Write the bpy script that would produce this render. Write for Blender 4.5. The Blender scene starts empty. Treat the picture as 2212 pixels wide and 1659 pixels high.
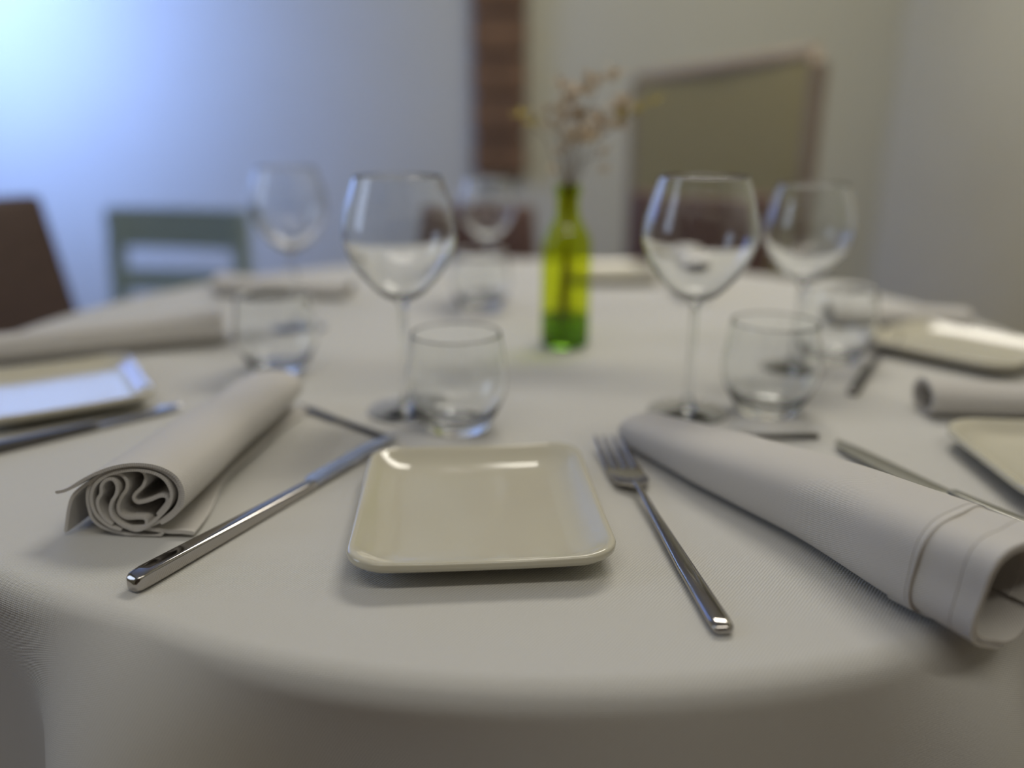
import bpy, bmesh, math, random
from mathutils import Vector, Matrix
random.seed(7)
PI = math.pi
S = bpy.context.scene
C = S.collection
T = 0.75                                   # height of the table top

# ------------------------------------------------------------------ camera
cd = bpy.data.cameras.new('camera'); cam = bpy.data.objects.new('camera', cd); C.objects.link(cam)
cd.sensor_width = 36; cd.lens = 1700 / 2212 * 36
cam.location = (0, 0, T + 0.24); cam.rotation_euler = (math.radians(90 - 17.7), 0, 0)
cd.clip_start = 0.02
cd.dof.use_dof = True; cd.dof.focus_distance = 0.45; cd.dof.aperture_fstop = 1.6
S.camera = cam
S.view_settings.view_transform = 'Standard'; S.view_settings.look = 'None'
S.view_settings.gamma = 1; S.view_settings.exposure = 0.0; S.view_settings.use_curve_mapping = False

# ------------------------------------------------------------------ world and lights
w = bpy.data.worlds.new('world'); S.world = w; w.use_nodes = True
w.node_tree.nodes['Background'].inputs[0].default_value = (0.5, 0.62, 0.9, 1)
w.node_tree.nodes['Background'].inputs[1].default_value = 0.3

def area(name, loc, rot, sx, sy, power, col):
    l = bpy.data.lights.new(name, 'AREA'); l.shape = 'RECTANGLE'; l.size = sx; l.size_y = sy
    l.energy = power; l.color = col
    o = bpy.data.objects.new(name, l); C.objects.link(o); o.location = loc; o.rotation_euler = rot
    return o
WARM = (1.0, 0.945, 0.83)
area('far_panel_lamp', (0.55, 1.75, 2.66), (0, 0, 0), 1.1, 0.5, 23, WARM)
area('near_panel_lamp', (0.1, -0.40, 2.66), (0, 0, 0), 2.4, 0.14, 12.5, WARM)
day = area('window_daylight', (-2.20, 2.30, 1.76), (0, 0, 0), 0.9, 0.9, 58, (0.25, 0.395, 1.0))
day.rotation_euler = Vector((0.12, 0.90, -0.45)).to_track_quat('-Z', 'Y').to_euler(); day.data.spread = math.radians(150)
area('side_window_daylight', (-2.26, 0.25, 1.65), (0, -PI / 2, 0), 1.2, 0.8, 7, (0.66, 0.78, 1.0))

# ------------------------------------------------------------------ materials
def mat(name, col, rough=0.5, metal=0.0, **kw):
    m = bpy.data.materials.new(name); m.use_nodes = True
    b = m.node_tree.nodes['Principled BSDF']
    b.inputs['Base Color'].default_value = (*col, 1); b.inputs['Roughness'].default_value = rough
    b.inputs['Metallic'].default_value = metal
    for k, v in kw.items(): b.inputs[k.replace('_', ' ')].default_value = v
    return m

def nd(m, t, **kw):
    n = m.node_tree.nodes.new(t)
    for k, v in kw.items(): setattr(n, k, v)
    return n

def add_noise(m, scale, amt, bump=0.0, coord='Object', stretch=(1, 1, 1), dist=0.002):
    """tint variation + bump from procedural noise"""
    nt = m.node_tree; b = nt.nodes['Principled BSDF']
    tc = nd(m, 'ShaderNodeTexCoord'); mp = nd(m, 'ShaderNodeMapping'); mp.inputs['Scale'].default_value = stretch
    n = nd(m, 'ShaderNodeTexNoise'); n.inputs['Scale'].default_value = scale; n.inputs['Detail'].default_value = 4
    nt.links.new(tc.outputs[coord], mp.inputs[0]); nt.links.new(mp.outputs[0], n.inputs['Vector'])
    c = list(b.inputs['Base Color'].default_value)
    r = nd(m, 'ShaderNodeValToRGB')
    r.color_ramp.elements[0].position = 0.3; r.color_ramp.elements[1].position = 0.7
    r.color_ramp.elements[0].color = [x * (1 - amt) for x in c[:3]] + [1]
    r.color_ramp.elements[1].color = [min(1, x * (1 + amt)) for x in c[:3]] + [1]
    nt.links.new(n.outputs[0], r.inputs[0]); nt.links.new(r.outputs[0], b.inputs['Base Color'])
    if bump:
        bp = nd(m, 'ShaderNodeBump'); bp.inputs['Strength'].default_value = bump; bp.inputs['Distance'].default_value = dist
        nt.links.new(n.outputs[0], bp.inputs['Height']); nt.links.new(bp.outputs[0], b.inputs['Normal'])
    return m

def cloth_mat(name, col, period=0.0013, depth=0.00016):
    m = mat(name, col, 0.85, Sheen_Weight=0.15, Sheen_Roughness=0.4, Specular_IOR_Level=0.25)
    nt = m.node_tree; b = nt.nodes['Principled BSDF']
    tc = nd(m, 'ShaderNodeTexCoord')
    def wave(rot, per, dist):
        mp = nd(m, 'ShaderNodeMapping'); mp.inputs['Rotation'].default_value = (0, 0, rot)
        nt.links.new(tc.outputs['UV'], mp.inputs[0])
        wv = nd(m, 'ShaderNodeTexWave'); wv.wave_type = 'BANDS'; wv.bands_direction = 'X'; wv.wave_profile = 'SIN'
        wv.inputs['Scale'].default_value = 2 * PI / (20 * per); wv.inputs['Distortion'].default_value = dist
        wv.inputs['Detail'].default_value = 1; wv.inputs['Detail Scale'].default_value = 1.5
        nt.links.new(mp.outputs[0], wv.inputs['Vector']); return wv
    a = wave(math.radians(38), period, 1.2); c = wave(math.radians(90), period * 0.62, 0.6)
    ns = nd(m, 'ShaderNodeTexNoise'); ns.inputs['Scale'].default_value = 900; ns.inputs['Detail'].default_value = 2
    nt.links.new(tc.outputs['UV'], ns.inputs['Vector'])
    ad = nd(m, 'ShaderNodeMath', operation='ADD'); nt.links.new(a.outputs['Fac'], ad.inputs[0]); nt.links.new(c.outputs['Fac'], ad.inputs[1])
    ad2 = nd(m, 'ShaderNodeMath', operation='ADD'); nt.links.new(ad.outputs[0], ad2.inputs[0]); nt.links.new(ns.outputs[0], ad2.inputs[1])
    bp = nd(m, 'ShaderNodeBump'); bp.inputs['Strength'].default_value = 0.8; bp.inputs['Distance'].default_value = depth
    nt.links.new(ad2.outputs[0], bp.inputs['Height']); nt.links.new(bp.outputs[0], b.inputs['Normal'])
    mx = nd(m, 'ShaderNodeMix', data_type='RGBA')
    mx.inputs[6].default_value = (*[x * 0.86 for x in col], 1); mx.inputs[7].default_value = (*[min(1, x * 1.08) for x in col], 1)
    nt.links.new(a.outputs['Fac'], mx.inputs[0]); nt.links.new(mx.outputs[2], b.inputs['Base Color'])
    return m

def thin_glass(name, tint=(1, 1, 1), strength=1.0):
    """a thin blown wall: clear transmission plus fresnel reflection"""
    m = bpy.data.materials.new(name); m.use_nodes = True; nt = m.node_tree; nt.nodes.clear()
    out = nd(m, 'ShaderNodeOutputMaterial'); mx = nd(m, 'ShaderNodeMixShader'); fr = nd(m, 'ShaderNodeFresnel')
    ge = nd(m, 'ShaderNodeNewGeometry'); io = nd(m, 'ShaderNodeMix', data_type='FLOAT')
    io.inputs[2].default_value = 1.45; io.inputs[3].default_value = 1 / 1.45      # same reflectance from either side of the wall
    nt.links.new(ge.outputs['Backfacing'], io.inputs[0]); nt.links.new(io.outputs[0], fr.inputs['IOR'])
    tr = nd(m, 'ShaderNodeBsdfTransparent'); tr.inputs[0].default_value = (*tint, 1)
    gl = nd(m, 'ShaderNodeBsdfGlossy'); gl.inputs['Roughness'].default_value = 0.02
    nt.links.new(fr.outputs[0], mx.inputs[0]); nt.links.new(tr.outputs[0], mx.inputs[1]); nt.links.new(gl.outputs[0], mx.inputs[2])
    nt.links.new(mx.outputs[0], out.inputs[0]); return m

M = {}
M['cloth'] = cloth_mat('ivory_table_linen', (0.70, 0.69, 0.655), 0.0016, 0.00026)
M['napkin'] = cloth_mat('ivory_napkin_linen', (0.70, 0.675, 0.64), 0.0011, 0.00018)
M['porcelain'] = add_noise(mat('cream_porcelain', (0.585, 0.555, 0.445), 0.12, Coat_Weight=0.3, Coat_Roughness=0.05), 9, 0.02)
M['steel'] = mat('polished_steel', (0.44, 0.42, 0.40), 0.09, 1.0)
M['blade'] = add_noise(mat('brushed_blade_steel', (0.62, 0.62, 0.62), 0.22, 1.0), 40, 0.12)
M['dark_steel'] = mat('dark_steel', (0.13, 0.125, 0.12), 0.3, 1.0)
M['dull_steel'] = mat('dull_grey_steel', (0.27, 0.27, 0.25), 0.35, 1.0)
M['glass'] = thin_glass('thin_clear_glass', (0.97, 0.98, 0.975))
M['solid_glass'] = mat('solid_clear_glass', (0.98, 0.99, 0.99), 0.02, Transmission_Weight=1.0, IOR=1.48)
M['green_glass'] = thin_glass('green_bottle_glass', (0.83, 0.90, 0.12))
M['green_solid'] = mat('green_bottle_base_glass', (0.20, 0.45, 0.03), 0.05, Transmission_Weight=0.85, IOR=1.3)
M['water'] = mat('yellow_green_liquid', (0.62, 0.68, 0.10), 0.1, Transmission_Weight=0.6, IOR=1.33)
M['maroon'] = add_noise(mat('maroon_leather', (0.135, 0.075, 0.065), 0.5), 60, 0.15, 0.2)
M['shaded_maroon'] = add_noise(mat('shaded_maroon_leather', (0.075, 0.045, 0.038), 0.55), 60, 0.15, 0.2)  # maroon leather for the left chair, its shade put into the base colour
M['olive'] = add_noise(mat('olive_upholstery', (0.40, 0.34, 0.165), 0.85), 180, 0.12, 0.2)
M['trim'] = add_noise(mat('pale_brown_piping', (0.33, 0.26, 0.19), 0.6), 30, 0.1)
M['green_wood'] = add_noise(mat('grey_green_painted_wood', (0.30, 0.38, 0.37), 0.55), 14, 0.12, 0.1, stretch=(1, 1, 8))
M['dark_wood'] = add_noise(mat('dark_wood', (0.10, 0.06, 0.035), 0.5), 12, 0.3, 0.1, stretch=(1, 1, 9))
M['wall'] = add_noise(mat('pale_grey_green_plaster', (0.49, 0.485, 0.40), 0.9), 3, 0.015, 0.05)
M['warm_lit_wall'] = add_noise(mat('warm_lit_pale_plaster', (0.63, 0.605, 0.47), 0.9), 2, 0.03, 0.05)  # right wall plaster, with warmer light on it put into the base colour
M['back_wall'] = add_noise(mat('dark_brown_panelling', (0.10, 0.07, 0.05), 0.7), 3, 0.15, 0.05)
M['ceiling'] = mat('white_ceiling_paint', (0.75, 0.73, 0.68), 0.9)
M['frame'] = mat('white_window_frame', (0.75, 0.75, 0.74), 0.4)
M['lamp_body'] = mat('lamp_housing', (0.6, 0.6, 0.58), 0.4)
M['blossom'] = add_noise(mat('dried_peach_blossom', (0.66, 0.55, 0.41), 0.9), 90, 0.25)
M['stem'] = mat('dried_brown_stem', (0.20, 0.13, 0.07), 0.8)
M['yellow_leaf'] = mat('yellow_dried_leaf', (0.50, 0.40, 0.09), 0.8)

def floor_mat():
    m = mat('oak_floor_boards', (0.25, 0.16, 0.09), 0.5); nt = m.node_tree; b = nt.nodes['Principled BSDF']
    tc = nd(m, 'ShaderNodeTexCoord'); br = nd(m, 'ShaderNodeTexBrick')
    br.inputs['Color1'].default_value = (0.20, 0.125, 0.075, 1); br.inputs['Color2'].default_value = (0.26, 0.17, 0.10, 1)
    br.inputs['Mortar'].default_value = (0.05, 0.03, 0.02, 1); br.inputs['Scale'].default_value = 1
    br.inputs['Brick Width'].default_value = 1.2; br.inputs['Row Height'].default_value = 0.14; br.inputs['Mortar Size'].default_value = 0.003
    nt.links.new(tc.outputs['Object'], br.inputs['Vector']); nt.links.new(br.outputs['Color'], b.inputs['Base Color'])
    return m
M['floor'] = floor_mat()
def brick_mat():
    m = mat('brown_fired_brick', (0.16, 0.08, 0.045), 0.85); nt = m.node_tree; b = nt.nodes['Principled BSDF']
    tc = nd(m, 'ShaderNodeTexCoord'); n = nd(m, 'ShaderNodeTexNoise'); n.inputs['Scale'].default_value = 7
    r = nd(m, 'ShaderNodeValToRGB'); r.color_ramp.elements[0].color = (0.095, 0.052, 0.027, 1); r.color_ramp.elements[1].color = (0.22, 0.122, 0.055, 1)
    nt.links.new(tc.outputs['Object'], n.inputs['Vector']); nt.links.new(n.outputs[0], r.inputs[0]); nt.links.new(r.outputs[0], b.inputs['Base Color'])
    return m
M['brick'] = brick_mat()
M['mortar'] = mat('dark_mortar', (0.07, 0.045, 0.03), 0.95)

# ------------------------------------------------------------------ mesh helpers
class MB:
    def __init__(s): s.v = []; s.f = []; s.uv = {}
    def add(s, vs, fs):
        o = len(s.v); s.v += [tuple(v) for v in vs]; s.f += [tuple(i + o for i in f) for f in fs]; return o
    def box(s, c, d, rz=0):
        cx, cy, cz = c; x, y, z = d[0] / 2, d[1] / 2, d[2] / 2
        vs = []
        for a, b_, g in ((-1, -1, -1), (1, -1, -1), (1, 1, -1), (-1, 1, -1), (-1, -1, 1), (1, -1, 1), (1, 1, 1), (-1, 1, 1)):
            px, py = a * x, b_ * y
            vs.append((cx + px * math.cos(rz) - py * math.sin(rz), cy + px * math.sin(rz) + py * math.cos(rz), cz + g * z))
        s.add(vs, [(0, 3, 2, 1), (4, 5, 6, 7), (0, 1, 5, 4), (1, 2, 6, 5), (2, 3, 7, 6), (3, 0, 4, 7)])
    def loft(s, rings, cap0=True, cap1=True, closed=True):
        n = len(rings[0]); o = len(s.v)
        for r in rings: s.v += [tuple(p) for p in r]
        for i in range(len(rings) - 1):
            for j in range(n if closed else n - 1):
                k = (j + 1) % n
                s.f.append((o + i * n + j, o + i * n + k, o + (i + 1) * n + k, o + (i + 1) * n + j))
        if cap0: s.f.append(tuple(o + j for j in range(n))[::-1])
        if cap1: s.f.append(tuple(o + (len(rings) - 1) * n + j for j in range(n)))
    def lathe(s, prof, n=48, c=(0, 0)):
        rings = [[(c[0] + r * math.cos(2 * PI * j / n), c[1] + r * math.sin(2 * PI * j / n), z) for j in range(n)] for r, z in prof]
        s.loft(rings, prof[0][0] > 1e-4 and s_cap(prof, 0), prof[-1][0] > 1e-4 and s_cap(prof, -1))
    def tube(s, pts, rad, n=8):
        pts = [Vector(p) for p in pts]; rings = []
        for i, p in enumerate(pts):
            t = (pts[min(i + 1, len(pts) - 1)] - pts[max(i - 1, 0)]).normalized()
            a = t.cross(Vector((0.31, 0.2, 0.93)) if abs(t.z) < 0.9 else Vector((1, 0, 0))).normalized(); b = t.cross(a)
            r = rad[i] if isinstance(rad, (list, tuple)) else rad
            rings.append([p + (a * math.cos(2 * PI * j / n) + b * math.sin(2 * PI * j / n)) * r for j in range(n)])
        s.loft(rings)
    def build(s, name, m, parent=None, smooth=True, loc=None, rz=0, bevel=0, sub=0, angle=40, weld=False):
        me = bpy.data.meshes.new(name); me.from_pydata(s.v, [], s.f)
        bm = bmesh.new(); bm.from_mesh(me)
        if weld: bmesh.ops.remove_doubles(bm, verts=bm.verts, dist=1e-6)
        bmesh.ops.recalc_face_normals(bm, faces=bm.faces); bm.to_mesh(me); bm.free()
        me.materials.append(m)
        if smooth:
            for p in me.polygons: p.use_smooth = True
            if angle: me.set_sharp_from_angle(angle=math.radians(angle))
        o = bpy.data.objects.new(name, me); C.objects.link(o)
        if parent: o.parent = parent
        if loc: o.location = loc
        o.rotation_euler.z = rz
        if bevel:
            b = o.modifiers.new('bevel', 'BEVEL'); b.width = bevel; b.segments = 3; b.limit_method = 'ANGLE'
        if sub:
            q = o.modifiers.new('sub', 'SUBSURF'); q.levels = sub; q.render_levels = sub
        return o
def s_cap(prof, i): return True

def tag(o, label=None, cat=None, group=None, kind=None):
    if label: o['label'] = label
    if cat: o['category'] = cat
    if group: o['group'] = group
    if kind: o['kind'] = kind
    return o
def thing(name, label, cat, loc=(0, 0, 0), rz=0, group=None):
    o = bpy.data.objects.new(name, None); o.empty_display_size = 0.03; C.objects.link(o)
    o.location = loc; o.rotation_euler.z = rz
    return tag(o, label, cat, group)
def dup(root, loc, rz, label, group=None):
    r = root.copy(); C.objects.link(r); r.location = loc; r.rotation_euler = (0, 0, rz); r['label'] = label
    if group: r['group'] = group
    for ch in list(root.children):
        c = ch.copy(); C.objects.link(c); c.parent = r
        for g in list(ch.children):
            d = g.copy(); C.objects.link(d); d.parent = c
    return r
def struct(name, mb, m, **kw):
    return tag(mb.build(name, m, smooth=False, **kw), kind='structure')

def spline(pts, per=6):
    """Catmull-Rom through 2-D points"""
    P = [Vector(p) for p in pts]; out = []
    for i in range(len(P) - 1):
        p0 = P[max(i - 1, 0)]; p1 = P[i]; p2 = P[i + 1]; p3 = P[min(i + 2, len(P) - 1)]
        for k in range(per):
            t = k / per
            out.append(0.5 * ((2 * p1) + (p2 - p0) * t + (2 * p0 - 5 * p1 + 4 * p2 - p3) * t * t + (3 * p1 - p0 - 3 * p2 + p3) * t ** 3))
    out.append(P[-1]); return out

def ribbon_outline(center, th):
    """closed outline around a 2-D centre line: one side out, other side back, rounded ends"""
    n = len(center); L = []; R = []
    for i, p in enumerate(center):
        d = (center[min(i + 1, n - 1)] - center[max(i - 1, 0)]); d = d.normalized() if d.length > 1e-9 else Vector((1, 0))
        nn = Vector((-d.y, d.x)); h = th / 2 * (0.55 if i in (0, n - 1) else 1)
        L.append(p + nn * h); R.append(p - nn * h)
    return L, R

def ribbon(mb, center, th, ys, xf):
    """extrude a cloth ribbon along its length; xf(i, a, b) -> 3-D point for station i; uv is (arc, y)"""
    L, R = ribbon_outline(center, th); n = len(L)
    loop = L + R[::-1]; m = len(loop); o = len(mb.v)
    arc = [0]
    for i in range(1, n): arc.append(arc[-1] + (center[i] - center[i - 1]).length)
    uvl = arc + arc[::-1]
    for i, y in enumerate(ys):
        for j, p in enumerate(loop):
            mb.v.append(tuple(xf(i, p.x, p.y))); mb.uv[len(mb.v) - 1] = (uvl[j], y)
    for i in range(len(ys) - 1):
        for j in range(m):
            k = (j + 1) % m
            mb.f.append((o + i * m + j, o + i * m + k, o + (i + 1) * m + k, o + (i + 1) * m + j))
    for e in (0, len(ys) - 1):
        q = o + e * m
        for j in range(n - 1):
            fce = (q + j, q + j + 1, q + m - 2 - j, q + m - 1 - j)
            mb.f.append(fce if e else fce[::-1])

def set_uv(o, mb):
    me = o.data; uv = me.uv_layers.new(name='UVMap')
    for l in me.loops: uv.data[l.index].uv = mb.uv.get(l.vertex_index, (0, 0))

# ------------------------------------------------------------------ the room
X0, X1, Y0, Y1, H = -2.3, 1.46, -1.7, 3.2, 2.7
def slab(c, d): m = MB(); m.box(c, d); return m
struct('floor', slab(((X0 + X1) / 2, (Y0 + Y1) / 2, -0.05), (X1 - X0 + .4, Y1 - Y0 + .4, 0.1)), M['floor'])
struct('ceiling', slab(((X0 + X1) / 2, (Y0 + Y1) / 2, H + 0.05), (X1 - X0 + .4, Y1 - Y0 + .4, 0.1)), M['ceiling'])
struct('wall_back', slab(((X0 + X1) / 2, Y1 + 0.05, H / 2), (X1 - X0 + .2, 0.1, H)), M['wall'])
struct('wall_right', slab((X1 + 0.05, (Y0 + Y1) / 2, H / 2), (0.1, Y1 - Y0, H)), M['warm_lit_wall'])
struct('wall_front', slab(((X0 + X1) / 2, Y0 - 0.05, H / 2), (X1 - X0 + .2, 0.1, H)), M['back_wall'])
wl = MB()   # left wall around a high window opening
wy0, wy1, wz0, wz1 = 1.8, 2.8, 1.25, 2.35
wl.box((X0 - .05, (Y0 - .15) / 2, H / 2), (0.1, -.15 - Y0, H)); wl.box((X0 - .05, (.65 + wy0) / 2, H / 2), (0.1, wy0 - .65, H))
wl.box((X0 - .05, .25, 1.05 / 2), (0.1, .8, 1.05)); wl.box((X0 - .05, .25, (2.25 + H) / 2), (0.1, .8, H - 2.25)); wl.box((X0 - .05, (wy1 + Y1) / 2, H / 2), (0.1, Y1 - wy1, H))
wl.box((X0 - .05, (wy0 + wy1) / 2, wz0 / 2), (0.1, wy1 - wy0, wz0)); wl.box((X0 - .05, (wy0 + wy1) / 2, (wz1 + H) / 2), (0.1, wy1 - wy0, H - wz1))
struct('wall_left', wl, M['wall'])
wf = MB()
for zc in (wz0 + .02, wz1 - .02): wf.box((X0 - .05, (wy0 + wy1) / 2, zc), (0.06, wy1 - wy0, 0.04))
for yc in (wy0 + .02, wy1 - .02): wf.box((X0 - .05, yc, (wz0 + wz1) / 2), (0.06, 0.04, wz1 - wz0))
win = struct('window_1', wf, M['frame'])
pane = slab((X0 - .07, (wy0 + wy1) / 2, (wz0 + wz1) / 2), (0.006, wy1 - wy0, wz1 - wz0)).build('pane', mat('frosted_pane', (0.8, 0.88, 1), 0.6, Transmission_Weight=0.8), win, smooth=False)
wf = MB()
for zc in (1.07, 2.23): wf.box((X0 - .05, .25, zc), (0.06, .8, 0.04))
for yc in (-.13, .63): wf.box((X0 - .05, yc, 1.65), (0.06, 0.04, 1.2))
win2 = struct('window_2', wf, M['frame'])
slab((X0 - .07, .25, 1.65), (0.006, .8, 1.2)).build('pane', pane.data.materials[0], win2, smooth=False)
for nm, c, d in (('baseboard_back', ((X0 + X1) / 2, Y1 - .008, .05), (X1 - X0, .016, .1)), ('baseboard_right', (X1 - .008, (Y0 + Y1) / 2, .05), (.016, Y1 - Y0, .1))):
    struct(nm, slab(c, d), M['frame'])

# brick pillar on the back wall: courses of brick above a plastered foot
bp = thing('brick_pillar', 'narrow dark brown exposed brick strip running up the back wall', 'pillar', (-0.045, Y1, 0.83))
core = MB(); core.box((0, -0.02, 0.93), (0.185, 0.04, 1.86)); core.build('mortar', M['mortar'], bp, smooth=False)
bk = MB(); z = 0.006
while z < 1.70:
    hgt = 0.135
    if int(z / 0.145) % 2: bk.box((0, -0.028, z + hgt / 2), (0.205, 0.044, hgt - .012))
    else:
        bk.box((-0.055, -0.026, z + hgt / 2), (0.096, 0.044, hgt - .012)); bk.box((0.052, -0.03, z + hgt / 2), (0.1, 0.044, hgt - .012))
    z += 0.145
bk.build('brickwork', M['brick'], bp, smooth=False, bevel=0.003)

# ceiling lights (housings; the lamps stand just below them)
for x, y, sx, sy, lb in ((0.55, 1.75, 1.1, .5, 'square ceiling light panel over the far side of the table'), (0.1, -0.40, 2.4, .14, 'long slim ceiling light strip above the near table edge')):
    o = thing('ceiling_light', lb, 'ceiling light', (x, y, H)); m_ = MB(); m_.box((0, 0, -.01), (sx + .04, sy + .04, .02)); m_.build('housing', M['lamp_body'], o, smooth=False)

# ------------------------------------------------------------------ table and cloth
TC = (0.0, 0.95); TR = 0.64
tb = thing('round_dining_table', 'round pedestal dining table hidden under an ivory cloth', 'table', (TC[0], TC[1], 0))
a = MB(); a.lathe([(0.0, T - .035), (TR - .040, T - .035), (TR - .038, T - .006), (TR - .044, T - .002), (0.0, T - .002)], 96); a.build('tabletop', M['dark_wood'], tb)
a = MB(); a.lathe([(0.05, 0.03), (0.05, T - .036)], 32); a.build('column', M['dark_wood'], tb)
a = MB(); a.lathe([(0.0, 0), (0.28, 0), (0.28, .02), (0.06, .04), (0.0, .04)], 48); a.build('base', M['dark_wood'], tb)

def gauss(x, c, s): 
    d = (x - c + 180) % 360 - 180
    return math.exp(-0.5 * (d / s) ** 2)
CREST = [(-18.5, 4.2, 1.0), (21.5, 3.0, 0.75), (8, 8, 0.30)] + [(c, 7, 0.5) for c in (52, 80, 108, 137, 165, -163, -135, -107, -78, -48)]
def tablecloth():
    mb = MB(); NA = 720
    prof = []          # (r offset inwards from TR, z, arc, drop)
    rr = 0.014
    for r in (0.0, 0.1, 0.2, 0.3, 0.4, 0.5, 0.56, 0.59, 0.605): prof.append(('t', r))
    for k in range(0, 11): prof.append(('f', k / 10))
    for k in range(1, 30): prof.append(('d', 0.23 * (k / 29) ** 1.3))
    for ty, q in prof:
        for j in range(NA):
            ph = 360 * j / NA - 180
            fl = sum(w_ * gauss(ph, c, s) for c, s, w_ in CREST)
            near = 0.018 * gauss(ph, 12, 18) - 0.008 * gauss(ph, -26, 12)
            R0 = TR + near
            slope = -0.30 + 1.25 * fl
            if ty == 't':
                r, z, arc = q, 0, q
                if q > 0.5: z = -0.0007 * ((q - .5) / .1) ** 2
            elif ty == 'f':
                am = math.pi / 2 - math.atan(slope); an = q * am
                rb = rr * (1 + 0.3 * fl)
                r = R0 - rb + rb * math.sin(an); z = -rb * (1 - math.cos(an)) - 0.0007; arc = R0 - rb + rb * an
            else:
                am = math.pi / 2 - math.atan(slope); rb = rr * (1 + 0.3 * fl)
                r = R0 - rb + rb * math.sin(am) + q * slope * (1 - 0.75 * (q / .23) ** .7) ; z = -rb * (1 - math.cos(am)) - 0.0007 - q; arc = R0 - rb + rb * am + q * 1.1
            a_ = math.radians(ph)
            mb.v.append((TC[0] + r * math.sin(a_), TC[1] - r * math.cos(a_), T + z)); mb.uv[len(mb.v) - 1] = (arc * math.sin(a_), -arc * math.cos(a_))
    for i in range(len(prof) - 1):
        for j in range(NA):
            k = (j + 1) % NA
            mb.f.append((i * NA + j, i * NA + k, (i + 1) * NA + k, (i + 1) * NA + j))
    o = mb.build('tablecloth', M['cloth'], angle=0)
    set_uv(o, mb)
    return tag(o, 'ivory woven tablecloth covering the round table and hanging over its edge', 'tablecloth')
tablecloth()

# ------------------------------------------------------------------ plates
def rrect(hx, hy, rad, n=10):
    pts = []
    for cx, cy, a0 in ((hx - rad, hy - rad, 0), (-hx + rad, hy - rad, 90), (-hx + rad, -hy + rad, 180), (hx - rad, -hy + rad, 270)):
        for k in range(n + 1):
            a_ = math.radians(a0 + 90 * k / n); pts.append((cx + rad * math.cos(a_), cy + rad * math.sin(a_)))
        # straight run with a few points so the edge can bow
        nx = {0: (-hx + rad, hy), 90: (-hx, -hy + rad), 180: (hx - rad, -hy), 270: (hx, hy - rad)}[a0]
        x0, y0 = pts[-1]
        for k in range(1, 8): pts.append((x0 + (nx[0] - x0) * k / 8, y0 + (nx[1] - y0) * k / 8))
    return pts
def plate(label, loc, rz, hx=.075, hy=.0825, rad=.026, group='square bread plates'):
    mb = MB(); rings = []
    P = [(.040, .0030), (.037, .0), (.034, .0), (.031, .0022), (.020, .0036), (.007, .0082), (.0018, .0112), (.0002, .0128), (0, .0152), (.0008, .0166), (.0024, .0170),
         (.0045, .0160), (.0085, .0128), (.014, .0092), (.020, .0070), (.028, .0058), (.040, .0052), (.055, .0049)]
    for ins, z in P:
        rg = rrect(hx - ins, hy - ins, max(rad - ins * .45, .008))
        ring = []
        for x, y in rg:
            cx = abs(x) / (hx - ins); cy = abs(y) / (hy - ins)
            lift = 0.0025 * (cx * cy) ** 3 * max(0, z - .003) / .014
            ring.append((x, y, z + lift))
        rings.append(ring)
    rings.append([(x * .3, y * .3, .0048) for x, y, z in rings[-1]])
    mb.loft(rings)
    o = thing('square_plate', label, 'plate', (loc[0], loc[1], T), rz, group)
    mb.build('dish', M['porcelain'], o, angle=0)
    return o
def plate_single(label, loc, rz, **k):
    o = plate(label, loc, rz, **k)
    d = o.children[0]; mw = (o.location.copy(), o.rotation_euler.z); lab, g = o['label'], o['group']
    bpy.data.objects.remove(o); d.parent = None; d.name = 'square_plate'; d.location = mw[0]; d.rotation_euler.z = mw[1]
    return tag(d, lab, 'plate', g)
plate_single('cream square plate in front, between the knife and the fork', (-.0215, .4640), math.radians(4.2), hx=.0770, hy=.0855, rad=.023)
plate_single('cream square plate with bright upturned corner at the left edge', (-.426, .702), math.radians(33))
plate_single('cream plate half out of frame on the right, beside the knife', (.415, .522), math.radians(-4), rad=.036)
plate_single('cream plate at the far right, past the rolled napkin', (.505, .862), math.radians(38))
plate_single('blurred cream plate at the far side of the table near the green bottle', (.17, 1.36), math.radians(3))

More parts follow.
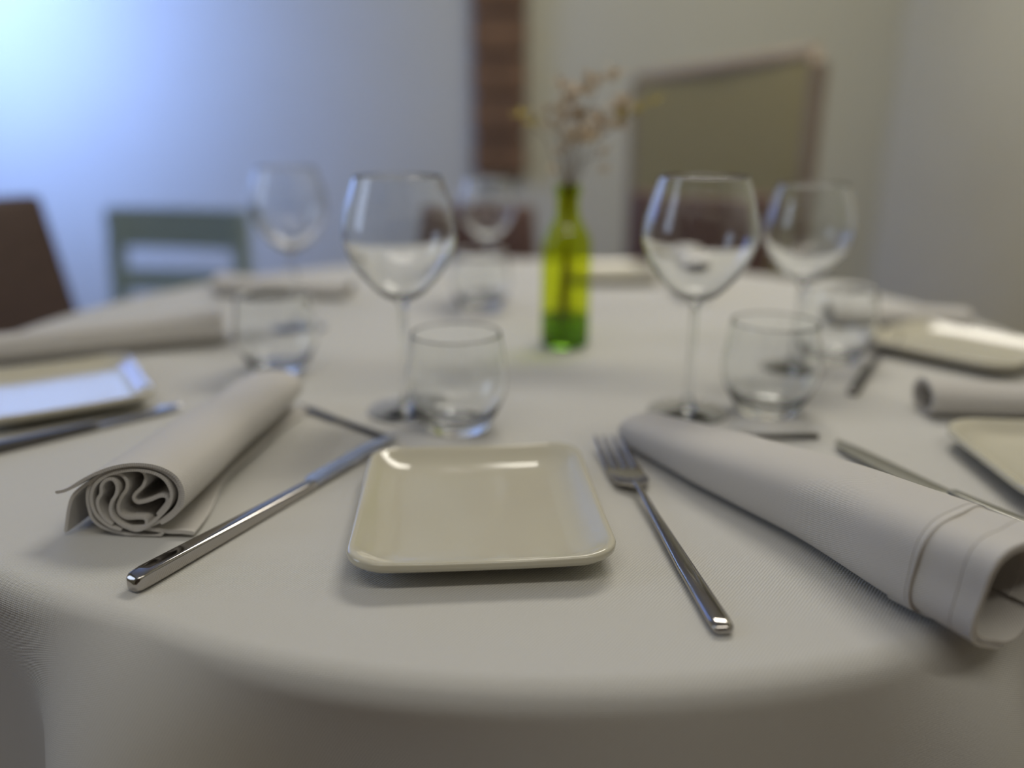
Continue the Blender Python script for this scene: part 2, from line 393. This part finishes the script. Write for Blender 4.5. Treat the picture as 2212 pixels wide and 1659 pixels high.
# ------------------------------------------------------------------ cutlery
def sup(a_, b_, n=3.2, k=28, lift=0.0):
    out = []
    for i in range(k):
        t = 2 * PI * i / k; c, s = math.cos(t), math.sin(t)
        out.append((a_ * math.copysign(abs(c) ** (2 / n), c), b_ * math.copysign(abs(s) ** (2 / n), s) + lift))
    return out
def lengthwise(stations, n=3.2, k=28):
    """stations: (y, half width, half height, centre x, centre z)"""
    return [[(cx + a_, y, cz + b_) for a_, b_ in sup(hw, hh, n, k)] for y, hw, hh, cx, cz in stations]
def knife(label, loc, rz, group='table knives', length=.25, m_handle=None, m_blade=None, sc=1.0):
    o = thing('table_knife', label, 'knife', (loc[0], loc[1], T), rz, group)
    h = MB(); e = .148 * sc
    st = [(0, .0032, .0028, 0, .0036), (.0008, .0046, .0038, 0, .0044), (.003, .0056, .0046, 0, .0050), (.010, .0060, .0050, 0, .0053), (.05 * sc, .0054, .0046, 0, .0049), (.10 * sc, .0046, .0040, 0, .0043), (e - .01, .0042, .0036, 0, .0040), (e - .002, .0042, .0034, 0, .0040), (e, .0038, .003, 0, .0040)]
    h.loft(lengthwise(st, 5.0, 40)); h.build('handle', m_handle or M['steel'], o, angle=55)
    b = MB(); rings = []
    L = length - e
    for t in [i / 24 for i in range(25)]:
        y = e - .004 + (L + .004) * t
        right = .0042 if t < .75 else .0042 * max(0.04, 1 - ((t - .75) / .25) ** 2.2)
        left = .0045 + .0085 * min(1, t / .12) ** .7 if t < .62 else .0130 * math.sqrt(max(.002, 1 - ((t - .62) / .385) ** 2.3))
        left = max(left, 0.0006)
        zc = .0040 + .001 * t; hh = .0009
        rings.append([(-left, y, zc - .0002), (-left * .5, y, zc + hh * .6), (right * .6, y, zc + hh), (right, y, zc + hh * .5), (right, y, zc - hh * .5), (right * .6, y, zc - hh), (-left * .5, y, zc - hh * .6)])
    b.loft(rings); b.build('blade', m_blade or M['blade'], o, angle=50)
    return o
def face(x0, y0, x1, y1): return -math.atan2(x1 - x0, y1 - y0)
knife('polished steel knife lying left of the front plate, handle towards the viewer', (-.2083, .3765), face(-.2083, .3761, -.0938, .5984))
knife('knife behind the right rolled napkin with its blade pointing left', (.334, .412), face(.334, .412, .262, .585), length=.190, sc=.58, m_blade=M['dull_steel'], m_handle=M['dull_steel'])
knife('blurred knife in front of the plate at the left edge', (-.458, .522), face(-.458, .522, -.297, .677), length=.222, m_handle=M['dark_steel'])

def butter_knife(label, loc, rz):
    o = thing('butter_knife', label, 'knife', (loc[0], loc[1], T), rz, 'small butter knives')
    h = MB(); h.loft(lengthwise([(0, .0022, .0018, 0, .0022), (.002, .0032, .0022, 0, .0024), (.03, .003, .0021, 0, .0023), (.068, .0022, .0018, 0, .0022)], 2.6, 20)); h.build('handle', M['dark_steel'], o)
    b = MB(); b.loft(lengthwise([(.064, .0020, .0016, 0, .0022), (.072, .0044, .0011, -.001, .0022), (.10, .0048, .0009, -.001, .0022), (.118, .0036, .0008, -.001, .0022), (.126, .001, .0006, 0, .0022)], 2.4, 20)); b.build('blade', M['dark_steel'], o)
    return o
butter_knife('small dark butter knife beyond the front plate, behind the left rolled napkin', (-.1010, .5975), face(-.102, .5964, -.1931, .6789))
butter_knife('small dark butter knife just behind the right rolled napkin', (.2520, .6040), face(.2508, .6040, .160, .6045))

def fork(label, loc, rz, m_handle=None):
    o = thing('dinner_fork', label, 'fork', (loc[0], loc[1], T), rz, 'dinner forks')
    h = MB()
    st = [(0, .0028, .0012, 0, .0022), (.0006, .0043, .0020, 0, .0024), (.0026, .0055, .0026, 0, .0029), (.008, .0059, .0028, 0, .0031), (.06, .0052, .0026, 0, .0035), (.12, .0031, .0020, 0, .0056), (.155, .0022, .0019, 0, .0078), (.166, .0023, .0019, 0, .0072)]
    h.loft(lengthwise(st, 2.7, 32)); h.build('handle', m_handle or M['steel'], o, angle=60)
    b = MB()
    # shoulder plate, dished
    def row(y, hw, z, th, dish):
        n = 12; up = [( -hw + 2 * hw * i / n, y, z + dish * (abs(-1 + 2 * i / n)) ** 2) for i in range(n + 1)]
        return up + [(x, y_, zz - th) for x, y_, zz in up[::-1]]
    rows = [row(.162, .0022, .0090, .0030, 0), (row(.166, .0060, .0070, .0022, .0008)), row(.170, .0105, .0052, .0020, .0014), row(.176, .0126, .0040, .0018, .0016), row(.190, .0130, .0032, .0017, .0014), row(.200, .0130, .0036, .0016, .0012)]
    b.loft(rows)
    for i in range(4):
        cx = -.0130 + .0026 + i * (.026 - .0052) / 3; rg = []
        for t, hw in ((0, .0026), (.2, .0023), (.5, .0021), (.8, .0017), (.95, .0012), (1, .0005)):
            y = .199 + .050 * t; z = .0036 + .0012 * ((cx / .0130) ** 2) + .0070 * t ** 1.4
            rg.append([(cx + a_, y, z - .0008 + b2) for a_, b2 in sup(hw, .0009, 3, 12)])
        b.loft(rg)
    b.build('fork_head', M['steel'], o, angle=50)
    return o
fork('dinner fork lying right of the front plate, tines pointing away', (.1065, .3370), face(.1065, .337, .076, .585))
fork('blurred fork at the far right, its dark handle end towards the viewer', (.3250, .7140), face(.325, .7134, .431, .880), M['dark_steel'])

# ------------------------------------------------------------------ napkins
NAP = {
'A': [(-43.4,28.1),(-37.8,29.4),(-32.6,31.8),(-26.1,35.9),(-16.2,41.2),(-5.0,45.6),(5.7,47.9),(16.2,48.1),(26.2,45.9),(33.8,40.7),(36.9,32.7),(36.2,24.8),(33.1,19.1),(27.0,13.2),(20.1,9.0)],
'B': [(-43.1,-0.1),(-40.9,7.6),(-37.9,16.9),(-34.4,24.4),(-28.6,30.2),(-21.5,34.9),(-11.0,41.3),(0.1,45.1),(10.7,46.4),(20.9,45.0),(28.2,41.3),(33.1,35.4),(34.3,28.7),(31.8,21.3),(26.2,14.9),(17.4,8.9),(7.2,4.8),(-3.6,4.2)],
'C': [(-14.5,39.0),(-20.5,34.4),(-24.0,29.2),(-25.7,22.4),(-25.7,16.1),(-24.5,9.3),(-19.7,4.2),(-9.5,0.5),(1.0,-0.9),(11.5,-2.0),(17.1,-0.4),(19.4,2.0)],
'D': [(-6.4,3.2),(-14.0,5.8),(-20.0,11.7),(-22.2,17.9),(-22.2,24.2),(-20.1,30.5),(-16.1,35.6),(-9.0,40.3),(-0.1,43.0),(9.5,44.0),(18.2,42.8),(24.5,39.7),(28.0,34.7),(29.0,28.0),(25.9,20.6),(20.2,14.1),(12.4,7.6),(4.3,3.3),(-3.4,5.3),(-9.1,9.8),(-11.2,15.4),(-9.6,21.8),(-5.8,27.5),(-4.4,33.2),(-6.4,37.3),(-10.6,36.9),(-14.2,32.9),(-15.3,27.8),(-18.2,23.2),(-18.6,17.5),(-15.9,10.7),(-11.2,6.8)],
'E': [(-11.5,38.0),(-7.0,40.1),(-1.7,39.9),(1.3,36.1),(0.5,30.5),(-3.5,25.3),(-6.5,19.6),(-6.6,13.9),(-2.6,10.8),(3.3,11.0),(8.6,10.9),(9.8,8.1),(7.7,4.5),(2.1,2.9)],
'F': [(8.4,43.0),(11.7,41.2),(12.8,37.6),(10.1,31.9),(5.2,27.3),(3.1,23.8),(5.3,20.8),(12.4,22.4),(19.7,25.5),(23.6,25.3),(24.2,22.2),(21.3,18.2),(16.4,12.9)],
'G': [(4.7,4.0),(16.1,2.6),(24.5,1.8),(31.1,1.9),(39.0,1.2)]}
def napkin_left():
    mb = MB(); L = .238; NS = 26; ys = [L * i / (NS - 1) for i in range(NS)]
    for key, pts in NAP.items():
        cen = spline([(a_ / 1000, b_ / 1000 + .0022) for a_, b_ in pts], 5)
        def xf(i, a_, b_, key=key):
            t = i / (NS - 1)
            wob = 0.0020 * math.sin(9 * t + 1) * t
            z = max(.0008, b_ * (1 - 0.26 * t)) ; x = a_ * (1 - 0.08 * t) + wob
            z0 = 0
            if key in 'G': x += (-0.010 * math.sin(PI * min(1, t * 1.1)) + .002 * math.sin(14 * t)) * (1 if a_ > .02 else .3)
            y = ys[i]
            # slightly uneven ends
            if t == 0: y += {'A': -.0012, 'B': .0006, 'C': .0015, 'D': 0, 'E': .0015, 'F': .003, 'G': .002}[key]
            # tails of the left flaps die away with length
            if key in 'AB' and a_ < -.024: 
                f = min(1, t * 1.3); x = x + (-.024 - x) * 0.75 * f; z = max(.001, z + (0.012 - z) * f * (0.35 if key == 'B' else 0.7))
            return (x, y, z + z0)
        ribbon(mb, cen, .0020 if key not in 'G' else .0026, ys, xf)
    o = mb.build('rolled_napkin', M['napkin'], angle=60, loc=(-.236, .437, T), rz=-math.atan2(.061, .998))
    set_uv(o, mb)
    return tag(o, 'loosely rolled ivory napkin on the left, its spiral folded end facing the viewer', 'napkin', 'rolled linen napkins')
napkin_left()

def roll(mb, L, cen_f, th, ys, t0=0, hem=()):
    pass
def spiral(rx, rz_, turns, th, start=-60, poly=0.0, n=90):
    """spiral cloth section of half-width rx, half-height rz, bottom at 0; outside end last"""
    out = []
    for i in range(n + 1):
        t = i / n; a_ = math.radians(start) + 2 * PI * turns * t
        k = 1 - (1 - t) * turns * th * 1.6 / rx
        bump = 1 + poly * math.cos(6 * a_ + .6)
        out.append(Vector((rx * k * bump * math.cos(a_), rz_ + rz_ * k * bump * math.sin(a_))))
    return out
def napkin_right():
    p0 = Vector((.2460, .3320)); dirv = Vector((-.511, .860)).normalized(); rt = Vector((dirv.y, -dirv.x))
    par = thing('rolled_napkin', 'smoothly rolled ivory napkin on the right, open end towards the viewer', 'napkin', (p0.x, p0.y, T), face(0, 0, dirv.x, dirv.y), 'rolled linen napkins')
    Ltot = .300
    def prof(y):      # half-width, half-height, sideways shift along the roll
        t = y / Ltot
        hw = .0335 - .004 * t - .007 * max(0, t - .7) / .3
        hh = .0310 - .0165 * t - .002 * t * t
        q = min(1, max(0, (y - .025) / .11)); sh = .013 * q * q * (3 - 2 * q) - .004 * max(0, .04 - y) / .04
        return hw, hh, sh
    def make(name, y0, y1, shrink, turns, start, poly, hems, th, endwob):
        mb = MB(); base = spiral(1.0, 1.0, turns, th / .030, start, 0, 100)
        ys = sorted(set([y0 + (y1 - y0) * i / 30 for i in range(31)] + [h_ + d for h_ in hems for d in (-.0009, -.0004, 0, .0004, .0009)]))
        def xf(i, a_, b_):
            y = ys[i]; hw, hh, sh = prof(y)
            hw -= shrink; hh -= shrink / 2
            for h_ in hems:
                if abs(y - h_) < .0003: hw -= .0008; hh -= .0006
            ang = math.atan2(b_ - 1, a_)
            pf = poly * max(0, 1 - (y - y0) / .09)
            k = (1 + pf * math.cos(5 * ang + 1.0)) * (1 + .085 * (1 - math.cos(4 * ang)) / 2)
            x = a_ * hw * k + sh; z = 1.0 * hh + (b_ - 1) * hh * k + shrink * .5
            # flatten where it lies on the table
            z = max(z, .0009 + shrink * .4 + .0003 * math.sin(30 * y))
            if y == ys[0]: y += endwob * math.sin(2 * ang + 1.2)
            return (x, y, z)
        c2 = [Vector((p.x, p.y)) for p in base]
        ribbon(mb, c2, th / .028, ys, xf)
        # scale uv arc back to metres
        mb.uv = {k: (v[0] * .029, v[1]) for k, v in mb.uv.items()}
        o = mb.build(name, M['napkin'], par, angle=60); set_uv(o, mb); return o
    make('inner_roll', 0, Ltot - .004, .0022, 1.85, -40, .055, (.0125,), .0016, .0016)
    make('outer_layer', .034, Ltot, 0, 1.02, -100, .02, (.0372,), .0015, .0012)
    # small turned-up corner under the layer edge
    mb = MB(); cen = spline([(-.024, .0062), (-.020, .0030), (-.012, .0016), (.002, .0012)], 5)
    ribbon(mb, cen, .0016, [.027, .031, .041, .051], lambda i, a_, b_: (a_ + (-.004, -.001, 0, 0)[i] * -1, [.027, .031, .041, .051][i], b_ * (.8, 1, 1, 1)[i] + .0004))
    o = mb.build('folded_corner', M['napkin'], par, angle=60); set_uv(o, mb)
    return par
napkin_right()

def simple_roll(label, loc, ang, L=.26, r=(.028, .020)):
    mb = MB(); base = spiral(1, 1, 2.6, .0016 / .03, -80, 0, 150); ys = [L * i / 10 for i in range(11)]
    def xf(i, a_, b_):
        t = i / 10; hw = r[0] * (1 - .1 * t); hh = r[1] * (1 - .25 * t)
        return (a_ * hw + .002 * math.sin(5 * t), ys[i], max(.0009, b_ * hh))
    ribbon(mb, base, .0016 / .028, ys, xf)
    mb.uv = {k: (v[0] * .029, v[1]) for k, v in mb.uv.items()}
    o = mb.build('rolled_napkin', M['napkin'], angle=60, loc=(loc[0], loc[1], T), rz=ang); set_uv(o, mb)
    return tag(o, label, 'napkin', 'rolled linen napkins')
simple_roll('blurred rolled napkin at the left edge, behind the upturned plate', (-.345, .918), face(-.345, .918, -.60, .815), .262)
simple_roll('blurred rolled napkin at the right edge, opening left above the half-seen plate', (.368, .668), face(.368, .668, .58, .655), .20, (.023, .0155))
simple_roll('blurred rolled napkin at the far right, opening left beside the tumbler', (.408, 1.000), face(.408, 1.0, .60, .998), .18, (.026, .0155))
simple_roll('blurred rolled napkin at the far left, in front of the grey-green chair', (-.455, 1.215), face(-.455, 1.215, -.25, 1.185), .21, (.028, .016))
simple_roll('blurred rolled napkin at the far side, behind the green bottle', (.30, 1.36), face(.30, 1.36, .27, 1.15), .20)

# ------------------------------------------------------------------ glasses
def smooth_prof(pts, per=5): return [(max(0, p.x), p.y) for p in spline(pts, per)]
def wine(label, loc, sc=1.0):
    o = thing('wine_glass', label, 'wine glass', (loc[0], loc[1], T), 0, 'wine glasses')
    b = MB(); pr = smooth_prof([(.0045, .0985), (.0075, .1015), (.021, .1095), (.0385, .1300), (.0470, .1500), (.0480, .1640), (.0440, .1830), (.0370, .2046), (.0365, .2052), (.0360, .2046), (.0431, .1830), (.0470, .1640), (.0459, .1505), (.0372, .1318), (.0195, .1125), (.0060, .1062), (.0004, .1056)])
    b.lathe([(0, .0980)] + pr + [(0, .1056)], 72); b.build('bowl', M['solid_glass'], o, angle=0)
    s = MB(); s.lathe(smooth_prof([(.0, .0979), (.0040, .0978), (.0036, .0930), (.0030, .0600), (.0034, .0200), (.0070, .0050)], 5) + [(0, .0048)], 24); s.build('stem', M['solid_glass'], o, angle=0)
    f = MB(); f.lathe([(0, .0004), (.0345, .0004), (.0352, .0012), (.0345, .0020), (.020, .0030), (.0075, .0052), (0, .0056)], 64); f.build('foot', M['solid_glass'], o)
    o.scale = (sc,) * 3; return o
def tumbler(label, loc, sc=1.0):
    o = thing('water_tumbler', label, 'glass', (loc[0], loc[1], T), 0, 'stemless water tumblers')
    b = MB(); pr = smooth_prof([(.0225, .0006), (.0255, .0018), (.0290, .0075), (.0352, .0180), (.0415, .0330), (.0425, .0480), (.0400, .0670), (.0374, .0826), (.0368, .0832), (.0362, .0826), (.0387, .0670), (.0411, .0480), (.0400, .0335), (.0335, .0200), (.0240, .0120), (.0120, .0095)])
    b.lathe([(0, .0020), (.0200, .0014)] + pr + [(0, .0088)], 72); b.build('bowl', M['solid_glass'], o, angle=0)
    o.scale = (sc,) * 3; return o
wg = wine('clear wine glass nearest the left, standing behind the front tumbler', (-.095, .672))
dup(wg, (.158, .668, T), 0, 'clear wine glass standing right of the green bottle, in front of the olive chair')
o = dup(wg, (-.274, .985, T), 0, 'blurred wine glass farther left, in front of the grey-green chair'); o.scale = (.97,) * 3
o = dup(wg, (.298, .800, T), 0, 'fainter wine glass farthest right, behind the right-hand tumbler'); o.scale = (.93,) * 3
o = dup(wg, (-.036, 1.18, T), 0, 'very blurred wine glass at the far side, below the brick pillar'); o.scale = (.86,) * 3
tg = tumbler('clear stemless tumbler right behind the front plate', (-.046, .628))
dup(tg, (.229, .668, T), 0, 'clear stemless tumbler right of centre, beyond the small butter knife')
dup(tg, (-.245, .795, T), 0, 'blurred stemless tumbler beyond the far end of the left napkin')
dup(tg, (.352, .835, T), 0, 'blurred stemless tumbler farthest right, near the far rolled napkin')
dup(tg, (-.045, 1.10, T), 0, 'blurred stemless tumbler on the far side, left of the green bottle')

# ------------------------------------------------------------------ bottle and dried flowers
BX, BY = .0625, .905
bo = thing('green_bottle', 'small green glass bottle used as a vase in the table centre', 'bottle', (BX, BY, T))
b = MB(); b.lathe(smooth_prof([(.0270, .006), (.0285, .012), (.0285, .060), (.0285, .112), (.0262, .128), (.0180, .143), (.0135, .154), (.0128, .165), (.0128, .180)], 6), 64); b.f = [f for f in b.f if len(f) == 4]
b.build('glass_body', M['green_glass'], bo, angle=0)
b = MB(); b.lathe([(.0125, .174), (.0150, .174), (.0152, .182), (.0140, .185), (.0118, .185), (.0118, .174)], 48); b.f = [f for f in b.f if len(f) == 4]; b.build('lip', M['green_glass'], bo)
b = MB(); b.lathe([(0, .0008), (.0245, .0008), (.0278, .0035), (.0279, .0080), (.020, .012), (0, .020)], 48); b.build('thick_base', M['green_solid'], bo)
b = MB(); b.lathe([(0, .0205), (.0275, .0130), (.0275, .036), (0, .036)], 48); b.build('water', M['green_solid'], bo)

def blossom(mb, c, r):
    c = Vector(c)
    for k in range(7):
        a_ = 2 * PI * k / 7 + random.random(); el = random.uniform(-.2, .9)
        d = Vector((math.cos(a_) * math.cos(el), math.sin(a_) * math.cos(el), math.sin(el)))
        s = d.cross(Vector((0, 0, 1))).normalized(); u = s.cross(d); L = r * random.uniform(.8, 1.15); rings = []
        for t, wd in ((0, .12), (.35, .42), (.7, .5), (1, .12)):
            p = c + d * L * t + u * (.25 * r * t * t)
            rings.append([p + s * wd * L * .5 * q1 + u * q2 * r * .05 for q1, q2 in ((-1, 0), (0, -1), (1, 0), (0, 1))])
        mb.loft(rings)
    mb.lathe([(0, c.z - .1 * r), (.28 * r, c.z), (.2 * r, c.z + .2 * r), (0, c.z + .28 * r)], 8, (c.x, c.y))
def sprig(tip, kind, label, blooms):
    tip = Vector(tip) - Vector((BX, BY, 0)); o = thing('dried_flower_sprig', label, 'dried flower', (BX, BY, T), 0, 'dried flowers in the green bottle')
    base = Vector((tip.x * -.18, tip.y * -.15, .024)); neck = Vector((tip.x * .09, tip.y * .09, .178))
    mid = neck.lerp(tip, .5) + Vector((-tip.x * .12, 0, .014)); pts = [base, base.lerp(neck, .5), neck, mid, tip]
    m_ = MB(); m_.tube(pts, [.0007, .0007, .0009, .0008, .0006], 6); m_.build('stem', M['stem'], o)
    m_ = MB()
    for k in range(blooms):
        off = Vector((random.uniform(-1, 1), random.uniform(-1, 1), random.uniform(-1.1, .8))) * .018 if k else Vector((0, 0, 0))
        blossom(m_, tip + off, random.uniform(.010, .015))
    m_.build('leaves' if kind == 'yellow_leaf' else 'blossoms', M[kind], o)
for tip, kd, n in (((.050, .90, .243), 'blossom', 5), ((.066, .915, .272), 'blossom', 6), ((.092, .90, .290), 'blossom', 6), ((.112, .912, .264), 'blossom', 6), ((.074, .89, .248), 'blossom', 7), ((.090, .92, .246), 'blossom', 7), ((.038, .91, .262), 'blossom', 3), ((.100, .90, .218), 'blossom', 3), ((.056, .91, .218), 'blossom', 2)):
    sprig(tip, kd, 'thin sprig of pale peach dried blossoms standing in the green bottle', n)
sprig((.010, .905, .258), 'yellow_leaf', 'yellow dried sprig leaning out to the left of the bottle bouquet', 2)
sprig((.136, .905, .262), 'yellow_leaf', 'yellow dried sprig leaning out to the right of the bottle bouquet', 3)

# ------------------------------------------------------------------ chairs
def rbox(mb, w_, d_, h_, c, lean=0.0, taper=0.0, n=6, rad=.018, curve=0.0, topslope=0.0):
    """soft upholstered slab: rounded section swept upward, leaning back (+y)"""
    rings = []
    for i in range(n + 7):
        if i < 3: t = (0, .012, .03)[i]; k = (.8, .95, 1)[i]
        elif i > n + 3: t = (.97, .99, 1)[i - n - 4]; k = (1, .94, .75)[i - n - 4]
        else: t = .03 + .94 * (i - 2) / (n + 2); k = 1
        z = h_ * t; ww = w_ / 2 * (1 - taper * t) - (1 - k) * rad; dd = max(.004, d_ / 2 - (1 - k) * rad)
        ring = []
        for q in range(32):
            a_ = 2 * PI * q / 32; e = .28
            x = ww * math.copysign(abs(math.cos(a_)) ** e, math.cos(a_)); y = dd * math.copysign(abs(math.sin(a_)) ** e, math.sin(a_))
            y += lean * z - curve * (1 - (x / ww) ** 2); ring.append((c[0] + x, c[1] + y, c[2] + z + topslope * x * t))
        rings.append(ring)
    mb.loft(rings)
def chair(label, loc, rz, m_up, back_h=.88, w_=.44, lean=.13, trim=False, taper=.04, topslope=0, group=None, legs='dark_wood'):
    """faces -y; backrest at y = 0"""
    o = thing('upholstered_chair', label, 'chair', (loc[0], loc[1], 0), rz, group)
    s = MB(); rbox(s, w_ - .01, .40, .08, (0, -.23, .40)); s.build('seat', M[m_up], o, angle=60)
    b = MB(); rbox(b, w_, .055, back_h - .46, (0, -.005, .46), lean, taper, curve=.012, topslope=topslope); b.build('backrest', M[m_up], o, angle=60)
    for sx in (-1, 1):
        for y0, y1 in ((-.40, -.41), (-.03, .05)):
            l = MB(); l.loft([[(sx * (w_ / 2 - .03) + a_ * k, y0 + (y1 - y0) * (1 - t) + b_ * k, .405 * t) for a_, b_ in ((-.018, -.018), (.018, -.018), (.018, .018), (-.018, .018))] for t, k in ((0, .7), (1, 1))])
            l.build('leg', M[legs], o, smooth=False)
    if trim:
        t_ = MB(); hw = w_ / 2 + .004; hh = back_h - .46; pts = []
        P = [(-hw, 0), (-hw * (1 - taper) - .004, hh - .012), (-hw * (1 - taper) + .008, hh + .006), (hw * (1 - taper) - .008, hh + .006), (hw * (1 - taper) + .004, hh - .012), (hw, 0)]
        for x, z in P: pts.append((x, lean * z, .46 + z + topslope * x * z / hh))
        t_.tube(pts, .020, 10); t_.build('trim', M['trim'], o)
    return o
chair('shade-darkened maroon leather chair at the left edge of the photo, tilted backrest', (-.865, 1.205), face(0, 0, -.86, .43), 'shaded_maroon', .885, .44, .22, group='leather dining chairs')
chair('maroon leather chair behind the far side of the table, left of the bottle', (-.075, 1.70), math.radians(-8), 'maroon', .842, .30, .10, group='leather dining chairs', taper=.22)
chair('maroon leather chair at the far right of the table, in front of the olive chair', (.385, 1.66), math.radians(-22), 'maroon', .87, .30, .08, group='leather dining chairs')
# tall olive chair behind
xr, yr, xl, yl = .662, 1.84, .350, 2.30
chair('tall olive upholstered chair with pale brown edging by the back wall', ((xr + xl) / 2, (yr + yl) / 2), math.atan2(yr - yl, xr - xl) + PI, 'olive', 1.135, math.hypot(xr - xl, yr - yl), .0, trim=True, taper=0, topslope=-.045)

def slat_chair(label, loc, rz):
    o = thing('slatted_wooden_chair', label, 'chair', (loc[0], loc[1], 0), rz); w_ = .205
    s = MB(); s.box((0, -.20, .44), (.42, .40, .03)); s.build('seat', M['green_wood'], o, smooth=False, bevel=.008)
    for sx in (-1, 1):
        l = MB(); l.loft([[(sx * (w_ - .018) + a_, y + b_, z) for a_, b_ in ((-.018, -.015), (.018, -.015), (.018, .015), (-.018, .015))] for y, z in ((.05, 0), (.0, .44), (.035, .80))])
        l.build('back_post', M['green_wood'], o, smooth=False)
        l = MB(); l.loft([[(sx * (w_ - .025) + a_ * k, -.375 + b_ * k, z) for a_, b_ in ((-.018, -.018), (.018, -.018), (.018, .018), (-.018, .018))] for k, z in ((.75, 0), (1, .425))])
        l.build('leg', M['green_wood'], o, smooth=False)
    for z0, z1 in ((.700, .802), (.585, .640), (.495, .53)):
        b = MB(); rg = []
        for k in range(9):
            x = -w_ + .01 + (2 * w_ - .02) * k / 8; yb = .02 * (1 - (x / w_) ** 2)
            y = yb + .035 * (z0 - .44) / .36; rg.append([(x, y - .010, z0), (x, y + .010, z0), (x, y + .014, z1), (x, y - .006, z1)])
        b.loft(rg); b.build('back_slat', M['green_wood'], o, angle=50)
    return o
slat_chair('grey-green painted wooden chair with horizontal slats, before the blue-lit wall', (-.885, 2.06), math.radians(-13))
